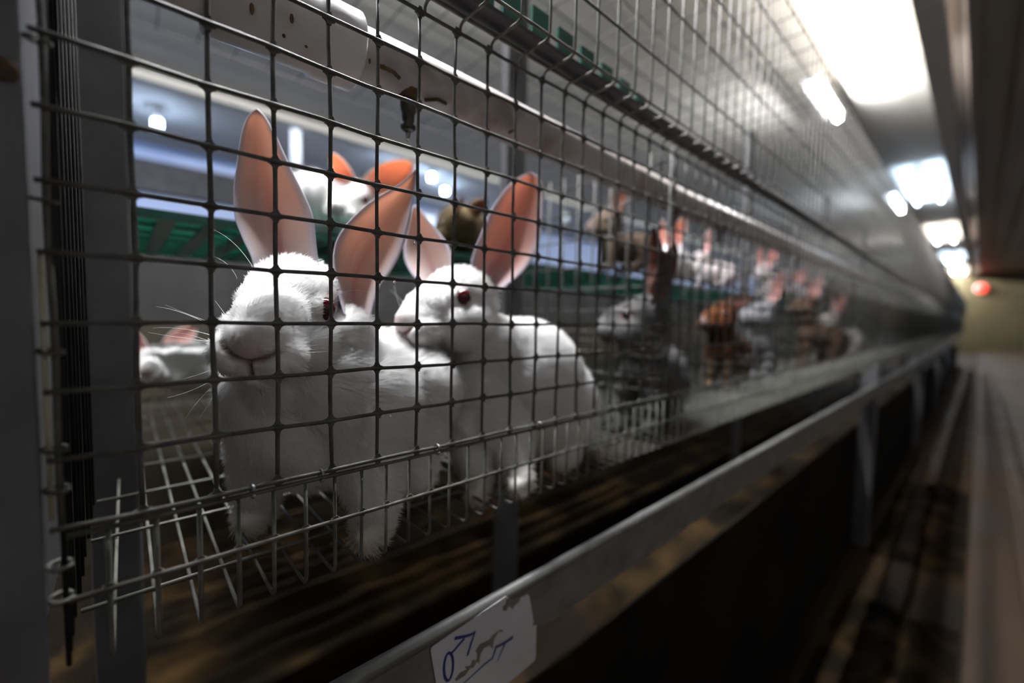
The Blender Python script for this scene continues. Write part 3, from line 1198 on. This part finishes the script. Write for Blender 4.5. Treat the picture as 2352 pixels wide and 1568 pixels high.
def rabbit(label, fr, hs, body, ears, group=None, coat=(.82, .81, .80), coat2=None, voxel=.09, smooth_it=6, fur=.16, dens=120, eye=None,
           flow=None, whisk=None, nose=(.46, .34, .34), dirt=True, strandw=.010, eyes=True, furmax=60000):
    c, F, L, U = fr
    hb = head_blobs(fr, hs)
    V, Fc = blob_mesh(hb + body, voxel, smooth_it)
    # face details in the head's own frame
    q = (V - c) / hs
    h = np.stack([q @ F, q @ L, q @ U], 1)
    front = h[:, 0] > .9
    N, T, Ar = vnormals(V, Fc)
    face2 = h[:, 1:]
    dm = np.minimum(np.minimum(seg_dist(face2, (0, -.46), (.22, -.36)), seg_dist(face2, (.22, -.36), (.44, -.18))),
                    np.minimum(seg_dist(face2, (0, -.46), (-.22, -.36)), seg_dist(face2, (-.22, -.36), (-.44, -.18))))
    dp = seg_dist(face2, (0, -.44), (0, -.74))
    dmouth = np.minimum(seg_dist(face2, (0, -.74), (.34, -.88)), seg_dist(face2, (0, -.74), (-.34, -.88)))
    g = np.where(front, .10 * np.exp(-(dm / .055) ** 2) + .11 * np.exp(-(dp / .05) ** 2) + .05 * np.exp(-(dmouth / .05) ** 2), 0)
    # sockets
    eyepos = []
    for e in (1, -1):
        near = np.hypot(h[:, 0] - .42, h[:, 2] - .30) < .12
        near &= (h[:, 1] * e > 0) & (abs(h[:, 1]) < 1.4)
        le = np.sort(h[near, 1] * e)[-3:].mean() if near.sum() > 3 else .8
        eyepos.append(c + hs * (.42 * F + e * (le - .06) * L + .30 * U))
    V = V - N * (g * hs)[:, None]
    for ep in eyepos:
        d = np.linalg.norm(V - ep, axis=1) / hs
        V = V - N * (.10 * hs * np.exp(-(d / .26) ** 2))[:, None]
    col = np.ones_like(V) * np.array(coat)
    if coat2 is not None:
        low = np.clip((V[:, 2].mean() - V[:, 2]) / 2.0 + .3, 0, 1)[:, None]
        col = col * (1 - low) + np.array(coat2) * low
    nosew = (np.exp(-(np.clip(np.linalg.norm(face2 - np.array([0, -.20]), axis=1) - .18, 0, 9) / .16) ** 2) * (h[:, 0] > 1.3))[:, None] * .75
    col = col * (1 - nosew) + np.array(nose) * nosew
    cw = np.where(front, np.clip(np.exp(-(dm / .05) ** 2) + np.exp(-(dp / .045) ** 2) + .6 * np.exp(-(dmouth / .04) ** 2), 0, 1), 0)[:, None] * .85
    col = col * (1 - cw) + np.array([.16, .07, .06]) * cw
    for ep in eyepos:
        d = np.linalg.norm(V - ep, axis=1) / hs
        ew = np.exp(-(np.clip(d - .16, 0, 9) / .13) ** 2)[:, None] * .5
        col = col * (1 - ew) + np.array([.50, .30, .30]) * ew
    if dirt:
        dw = np.clip((-4.5 - V[:, 2]) / .9, 0, 1)[:, None] * .55
        col = col * (1 - dw) + np.array([.42, .33, .20]) * dw
    org = V.mean(0)
    org[2] = V[:, 2].min()
    root = thing('rabbit', org, label, 'rabbit', group)
    me = bpy.data.meshes.new('body')
    me.from_pydata([tuple(p) for p in (V - org) * S], [], Fc)
    me.polygons.foreach_set('use_smooth', [True] * len(me.polygons))
    me.materials.append(M['fur'])
    set_col(me, col)
    ob = bpy.data.objects.new('body', me)
    COL.objects.link(ob)
    ob.parent = root
    # fur strands
    if dens > 0:
        N, T, Ar = vnormals(V, Fc)
        n = int(min(furmax, Ar.sum() * dens))
        pick = rng.choice(len(T), n, p=Ar / Ar.sum())
        r1, r2 = rng.random(n), rng.random(n)
        sw = r1 + r2 > 1
        r1[sw], r2[sw] = 1 - r1[sw], 1 - r2[sw]
        w0 = 1 - r1 - r2
        ti = T[pick]

        def ip(a):
            return a[ti[:, 0]] * w0[:, None] + a[ti[:, 1]] * r1[:, None] + a[ti[:, 2]] * r2[:, None]
        p, nn, cc = ip(V), ip(N), ip(col)
        nn /= np.linalg.norm(nn, axis=1)[:, None]
        hq = (p - c) / hs
        inhead = np.clip(1.6 - np.linalg.norm(hq - np.array(F) * .4, axis=1), 0, .8) / .8
        bodyflow = np.array(flow if flow is not None else -F) + np.array([0, 0, -.5])
        d = -F[None, :] * inhead[:, None] + bodyflow[None, :] * (1 - inhead[:, None])
        d = d - nn * np.sum(d * nn, axis=1)[:, None]
        d /= np.linalg.norm(d, axis=1)[:, None] + 1e-6
        d = d * .95 + nn * .55 + rng.normal(0, .16, (n, 3))
        d /= np.linalg.norm(d, axis=1)[:, None]
        hh = np.stack([hq @ F, hq @ L, hq @ U], 1)
        short = np.clip(np.linalg.norm(hh - np.array([1.9, 0, -.15]), axis=1) / 1.4, .18, 1)
        for ep in eyepos:
            short *= np.clip((np.linalg.norm(p - ep, axis=1) / hs - .12) / .40, .06, 1)
        ln = fur * (1 + .9 * (1 - inhead)) * short * rng.uniform(.6, 1.25, n)
        side = np.cross(d, nn + rng.normal(0, .3, (n, 3)))
        side /= np.linalg.norm(side, axis=1)[:, None] + 1e-6
        sd = side * strandw
        base = p - nn * .012
        mid = base + d * (ln * .5)[:, None]
        tip = base + d * ln[:, None] - nn * (ln * .12)[:, None]
        VV = np.stack([base - sd, base + sd, mid + sd * .8, mid - sd * .8, tip], 1).reshape(-1, 3)
        idx = (np.arange(n) * 5)[:, None]
        quads = np.concatenate([idx, idx + 1, idx + 2, idx + 3], 1)
        tris = np.concatenate([idx + 3, idx + 2, idx + 4], 1)
        fm = bpy.data.meshes.new('fur')
        fm.vertices.add(len(VV))
        fm.vertices.foreach_set('co', ((VV - org) * S).astype(np.float32).ravel())
        fm.loops.add(n * 7)
        fm.loops.foreach_set('vertex_index', np.concatenate([quads, tris], 1).ravel().astype(np.int32))
        fm.polygons.add(n * 2)
        fm.polygons.foreach_set('loop_start', np.stack([np.arange(n) * 7, np.arange(n) * 7 + 4], 1).ravel().astype(np.int32))
        fm.update()
        fm.polygons.foreach_set('use_smooth', [True] * (n * 2))
        fm.normals_split_custom_set_from_vertices(np.repeat(nn * .8 + d * .2, 5, axis=0).tolist())
        set_col(fm, np.clip(np.repeat(cc, 5, axis=0) * np.repeat(rng.uniform(.92, 1.1, n), 5)[:, None], 0, .95))
        fm.materials.append(M['fur_strand'])
        fo = bpy.data.objects.new('fur', fm)
        COL.objects.link(fo)
        fo.parent = root
        fo['kind'] = 'stuff'
    # ears
    for (EV, EF, EC, ET) in ears:
        em = bpy.data.meshes.new('ear')
        em.from_pydata([tuple(x) for x in (EV - org) * S], [], EF)
        em.polygons.foreach_set('use_smooth', [True] * len(em.polygons))
        em.materials.append(M['ear'])
        set_col(em, EC)
        ta = em.attributes.new('Thin', 'FLOAT', 'POINT')
        ta.data.foreach_set('value', ET.astype(np.float32))
        eo = bpy.data.objects.new('ear', em)
        COL.objects.link(eo)
        eo.parent = root
    if eyes:
        for ep, e in zip(eyepos, (1, -1)):
            bb = MB()
            bb.sphere(ep - (.10 if e > 0 else .22) * hs * e * L, .25 * hs, 18, 12)
            bb.build('eye', eye or M['eye_red'], root)
    if whisk:
        bb = MB()
        for pts, r in whisk:
            pp = np.array([P(*w) for w in pts])
            s = np.linspace(0, 1, 9)
            k = np.linspace(0, 1, len(pp))
            if len(pp) == 3:
                cur = np.array([(1 - a) ** 2 * pp[0] + 2 * a * (1 - a) * (2 * pp[1] - .5 * (pp[0] + pp[2])) + a * a * pp[2] for a in s])
            else:
                cur = np.stack([np.interp(s, k, pp[:, j]) for j in range(3)], 1)
            bb.tube(cur, r, 4, r2=r * .25)
        tag(bb.build('whiskers', M['whisker'], root), kind='stuff')
    return root


def ear_local(fr, side, hs, length=3.3, width=.85, lean=.25, back=.35, inner=(.62, .36, .33), outer=(.8, .76, .75), vein=.4, nu=20, nv=11):
    """ear built in the head frame: side +1 left, -1 right"""
    c, F, L, U = fr
    base = c + hs * (-.55 * F + side * .45 * L + .75 * U)
    ax = U + side * lean * L - back * F
    ax /= np.linalg.norm(ax)
    op = F + side * .35 * L
    op -= ax * (op @ ax)
    op /= np.linalg.norm(op)
    sd = np.cross(ax, op)
    G = np.zeros((nu, nv, 3))
    for i in range(nu):
        u = i / (nu - 1)
        w = width * (max(1e-3, math.sin(math.pi * min(1, (.14 + .86 * u))) ** .62)) * (1 if u < .95 else .6)
        for j in range(nv):
            k = -1 + 2 * j / (nv - 1)
            a = k * 1.25
            G[i, j] = base + hs * (ax * length * u + sd * w * math.sin(a) * .95 - op * w * .8 * math.cos(a) * (1 - .5 * u) + op * .3)
    return ear_from_grid(G, .06, inner, outer, vein)


def B(px, py, t, r):
    return (P(px, py, t), r, None)


EI = (.78, .62, .56)
# --- first rabbit: pressed up to the mesh, looking out to the lower left
fr1 = frame(668, 720, 10.4, 19, 12.5, -7)
HS1 = 1.14
body1 = [B(665, 960, 11.0, 1.42), B(720, 1000, 11.3, 1.35), B(760, 880, 11.2, 1.5), B(595, 905, 10.5, .85), B(660, 880, 10.5, 1.0), B(790, 770, 10.9, .72), B(800, 830, 11.2, .9), B(700, 850, 10.9, 1.3), B(830, 930, 12.0, 1.95), B(868, 900, 13.0, 1.85),
         B(955, 900, 12.7, 1.3), B(920, 985, 12.3, 1.3), B(810, 1010, 11.4, 1.2)]
body1 += limb([(P(610, 1030, 11.2), .85), (P(590, 1130, 11.35), .52), (P(588, 1172, 11.3), .44), (P(578, 1192, 11.0), .36)])
body1 += limb([(P(850, 1060, 11.0), .85), (P(862, 1150, 10.8), .56), (P(856, 1205, 10.65), .44), (P(848, 1228, 10.35), .36)])
body1 += limb([(P(940, 1040, 12.1), .8), (P(955, 1085, 12.0), .5)])
earA = ear_mesh([(584, 640), (582, 597), (562, 559), (539, 504), (536, 436), (549, 340), (556, 298), (565, 272), (576, 257), (590, 250)],
                [(740, 640), (728, 586), (724, 545), (718, 490), (699, 449), (666, 383), (634, 312), (618, 282), (605, 260), (590, 250)],
                (10.1, 10.9), (10.4, 10.9), (1.0, .6), rim=.10, cup=.8, inner=EI)
earB = ear_mesh([(790, 720), (772, 660), (764, 600), (770, 555), (797, 512), (832, 478), (868, 450), (901, 434), (931, 413), (956, 388)],
                [(846, 775), (852, 720), (868, 662), (900, 622), (921, 583), (931, 546), (940, 507), (947, 468), (956, 405), (956, 388)],
                (10.35, 11.7), (10.7, 11.8), (1.0, .6), rim=.10, cup=.75, inner=EI)
D0 = 9.0
wh1 = [([(520, 765, D0), (430, 722, D0 - .2), (359, 704, D0 - .1)], .008), ([(520, 782, D0), (432, 757, D0 - .2), (350, 753, D0 - .1)], .008),
       ([(520, 790, D0), (408, 774, D0 - .2), (340, 763, D0)], .008), ([(535, 745, D0), (505, 705, D0), (493, 689, D0)], .007),
       ([(585, 620, 9.6), (541, 562, 9.5), (490, 527, 9.5)], .007), ([(545, 640, 9.4), (520, 605, 9.4), (480, 585, 9.4)], .006),
       ([(525, 800, D0), (440, 770, D0), (400, 766, D0)], .007), ([(515, 745, D0), (470, 735, D0), (380, 700, D0)], .006),
       ([(700, 782, 9.1), (760, 769, 9.0), (818, 760, 9.0)], .007), ([(690, 800, 9.1), (740, 790, 9.0), (805, 783, 9.0)], .007),
       ([(690, 812, 9.1), (785, 808, 9.0), (852, 825, 9.1)], .007), ([(764, 690, 9.5), (800, 668, 9.4), (855, 672, 9.5)], .007),
       ([(764, 696, 9.5), (790, 688, 9.4), (815, 694, 9.5)], .006),
       ([(530, 850, D0), (450, 892, D0), (384, 913, D0)], .006), ([(530, 858, D0), (470, 905, D0), (425, 962, D0)], .006),
       ([(535, 862, D0), (495, 905, D0), (455, 968, D0)], .006), ([(520, 835, D0), (440, 865, D0), (370, 880, D0)], .006)]
rabbit('white rabbit with upright pink ears pressing its nose to the mesh at the front', fr1, HS1, body1, [earA, earB], 'white rabbits', voxel=.05, smooth_it=9, fur=.19, dens=700,
       furmax=110000, flow=np.array([-.4, .8, 0]), whisk=wh1, strandw=.0085)

# --- second rabbit: behind it to the right, in profile
fr2 = frame(1047, 706, 14.2, 46, 9, 4)
body2 = [B(1196, 878, 16.6, 2.45), B(1150, 840, 15.9, 1.75), B(1110, 800, 15.0, 1.3), B(1090, 885, 15.2, 1.55), B(1130, 965, 15.1, 1.55), B(1245, 925, 17.0, 2.15), B(1075, 965, 14.8, 1.2)]
body2 += limb([(P(1165, 1000, 14.4), .85), (P(1185, 1070, 13.9), .5), (P(1200, 1105, 13.5), .34), (P(1188, 1116, 13.3), .3)])
body2 += limb([(P(1085, 1025, 14.4), .75), (P(1098, 1100, 13.9), .46), (P(1092, 1135, 13.4), .32)])
body2 += limb([(P(1275, 970, 16.4), 1.0), (P(1300, 1040, 16.0), .5), (P(1285, 1058, 15.6), .4)])
earC = ear_mesh([(975, 665), (960, 645), (942, 625), (928, 597), (927, 565), (935, 524), (944, 487), (953, 471)],
                [(1042, 630), (1041, 611), (1038, 588), (1031, 565), (1015, 542), (992, 514), (970, 487), (953, 471)],
                (14.0, 14.9), (14.2, 14.9), (1, .6), rim=.11, cup=.7, inner=EI, nu=26, nv=15)
earD = ear_mesh([(1088, 640), (1080, 602), (1103, 542), (1126, 487), (1149, 450), (1172, 420), (1199, 402), (1221, 396)],
                [(1150, 668), (1168, 650), (1192, 634), (1222, 599), (1240, 558), (1246, 501), (1248, 432), (1240, 408), (1221, 396)],
                (14.2, 15.0), (14.3, 15.1), (1, .6), rim=.11, cup=.9, inner=(.70, .42, .37), nu=28, nv=16)
rabbit('white rabbit sitting behind the front one, head turned left, dark red eye showing', fr2, 1.12, body2, [earC, earD], 'white rabbits', voxel=.065, smooth_it=8, fur=.17, dens=330,
       furmax=60000, flow=np.array([-.1, 1, 0]), strandw=.013,
       whisk=[([(950, 740, 13.2), (930, 700, 13.1), (895, 665, 13.1)], .008), ([(945, 745, 13.2), (920, 705, 13.1), (905, 655, 13.1)], .008)])

# --- third: lying at the back on the left
fr3 = frame(352, 838, 26.5, 10, 5, 0)
body3 = [B(400, 838, 27.5, 1.45), B(440, 842, 28.2, 1.6), B(480, 845, 28.8, 1.7), B(520, 850, 29, 1.6), B(400, 862, 27, .9)]
rabbit('white rabbit lying at the back of the wire floor on the left', fr3, 1.0, body3,
       [ear_local(fr3, 1, 1, 2.6, .7, .9, .9), ear_local(fr3, -1, 1, 2.4, .7, .9, .6)], 'white rabbits', voxel=.1, fur=.2, dens=60, flow=np.array([-.5, 1, 0]), strandw=.02, dirt=False)


# --- rabbits on the platforms and in the other cages, one posed body each
def sitting(label, px, py, t, phi, hs, coat, group, coat2=None, ears_up=.3, eye=None, theta=5, inner=(.66, .37, .33), outer=None, bodydir=None, vein=.4, back=.35, lean=.25, ground=None, e1=None, e2=None, lift=0.0):
    fr = frame(px, py, t, phi, theta)
    c, F, L, U = fr
    bd = np.array([-F[0], -F[1], 0.0]) if bodydir is None else np.array(bodydir, float)
    bd /= np.linalg.norm(bd)
    up = np.array([0, 0, 1.0])
    sd = np.cross(up, bd)

    def at(f, l, u):
        return c + hs * (bd * f + sd * l + up * u)
    fl = -3.1 if ground is None else (ground - c[2]) / hs
    h = -fl
    body = [(at(.7, 0, -.45 * h + lift), hs * 1.25, None), (at(1.9, 0, max(-.48 * h + lift, -h + 1.62 + lift * .3)), hs * (1.5 + lift * .3), None), (at(3.2, 0, -.55 * h), hs * min(1.7, .42 * h), None),
            (at(.3, 0, -.2 * h), hs * 1.05, None)]
    for e in (-1, 1):
        body += limb([(at(.3, e * .6, -.5 * h), hs * .6), (at(.1, e * .65, fl + .45), hs * .38), (at(-.25, e * .65, fl + .26), hs * .26)], 3)
        body += limb([(at(3.2, e * 1.0, max(-.6 * h, -h + .95)), hs * .9), (at(2.6, e * 1.1, fl + .4), hs * .38), (at(1.9, e * 1.1, fl + .28), hs * .28)], 3)
    outer = outer or tuple(min(.85, x * 1.0) for x in coat)
    return rabbit(label, fr, hs, body, [ear_local(fr, 1, hs, 3.3, .8, lean, back, inner, outer, vein) if e1 is None else ear_local(fr, 1, hs, *e1, inner, outer, vein),
                                          ear_local(fr, -1, hs, 3.3, .8, lean, back, inner, outer, vein) if e2 is None else ear_local(fr, -1, hs, *e2, inner, outer, vein)], group,
                  coat=coat, coat2=coat2, voxel=.12 * hs, smooth_it=5, fur=.22, dens=45, flow=bd, strandw=.022, eye=eye, dirt=False)


WHITE, BROWN, GREY, TAN, RED = (.80, .79, .77), (.16, .10, .04), (.13, .125, .125), (.11, .08, .05), (.085, .030, .011)
PLZ = 3.84
sitting('white rabbit on the green platform between the front ears, orange ears glowing', 812, 468, 22.5, 25, 1.0, WHITE, 'white rabbits', ground=PLZ + .1, bodydir=(-.6, -.9, 0), e1=(3.0, .8, 1.6, .3), e2=(2.0, .8, .1, -.5), lift=.7, inner=(.8, .36, .25))
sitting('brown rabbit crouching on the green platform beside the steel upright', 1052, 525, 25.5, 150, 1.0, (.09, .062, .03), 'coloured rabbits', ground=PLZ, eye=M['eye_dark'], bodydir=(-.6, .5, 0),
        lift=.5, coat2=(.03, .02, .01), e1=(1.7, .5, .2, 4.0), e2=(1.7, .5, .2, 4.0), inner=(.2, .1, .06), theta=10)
sitting('dark brown rabbit on the platform of the second cage', 1395, 512, 33, 60, .85, (.12, .085, .06), 'coloured rabbits', ground=PLZ, eye=M['eye_dark'], inner=(.3, .14, .09))
sitting('grey rabbit with reddish ears sitting in the second cage', 1468, 735, 20.5, 100, 1.0, GREY, 'coloured rabbits', ground=-5.25, eye=M['eye_dark'], bodydir=(-.25, 1, 0),
        inner=(.20, .075, .06), outer=(.15, .11, .10), e1=(3.5, 1.35, .1, .2), e2=(3.3, .9, .3, .5), vein=.2)
sitting('white rabbit with pink ears on the platform of the second cage', 1528, 592, 37, 30, .85, WHITE, 'white rabbits', ground=PLZ, inner=(.75, .38, .32))
sitting('pale rabbit farther along the platform in the third cage', 1608, 600, 46, 80, .85, (.62, .55, .55), 'white rabbits', ground=PLZ, inner=(.72, .4, .38))
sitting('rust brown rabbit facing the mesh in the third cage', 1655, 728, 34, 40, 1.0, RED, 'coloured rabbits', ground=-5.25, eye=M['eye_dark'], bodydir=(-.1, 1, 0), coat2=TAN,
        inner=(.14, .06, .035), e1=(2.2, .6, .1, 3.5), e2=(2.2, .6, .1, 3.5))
sitting('light grey rabbit beside the rust brown one', 1752, 718, 40, 70, 1.0, (.25, .25, .26), 'coloured rabbits', ground=-5.25, eye=M['eye_dark'], bodydir=(-.35, 1, 0))
sitting('brown rabbit in the fourth cage from the camera', 1850, 700, 52, 60, 1.0, (.10, .06, .035), 'coloured rabbits', ground=-5.25, eye=M['eye_dark'])
sitting('white rabbit blurred in the fifth cage', 1905, 735, 66, 60, 1.05, (.42, .40, .38), 'white rabbits', ground=-5.25)
sitting('pinkish white rabbit on the platform in the fourth cage', 1752, 625, 58, 30, .85, (.7, .62, .62), 'white rabbits', ground=PLZ, inner=(.72, .36, .33))
sitting('white rabbit blurred on the platform in the fifth cage', 1825, 660, 75, 30, .85, (.65, .6, .62), 'white rabbits', ground=PLZ, inner=(.72, .36, .33))

# drops of water on the wires
for i, (px, py) in enumerate(((906, 648), (953, 558), (898, 952), (1352, 945))):
    q = onx(px, py, .06)
    b = MB()
    b.sphere(q, (.035, .035, .045), 8, 6)
    tag(b.build('water_drop', M['water']), ['water drop under the wire between the two heads', 'tiny water drop beside the nipple ear tips', 'water drop under the second wire from the bottom',
                                            'water drop on the bottom wire right of the second rabbit'][i], 'drop', 'water drops on the mesh')
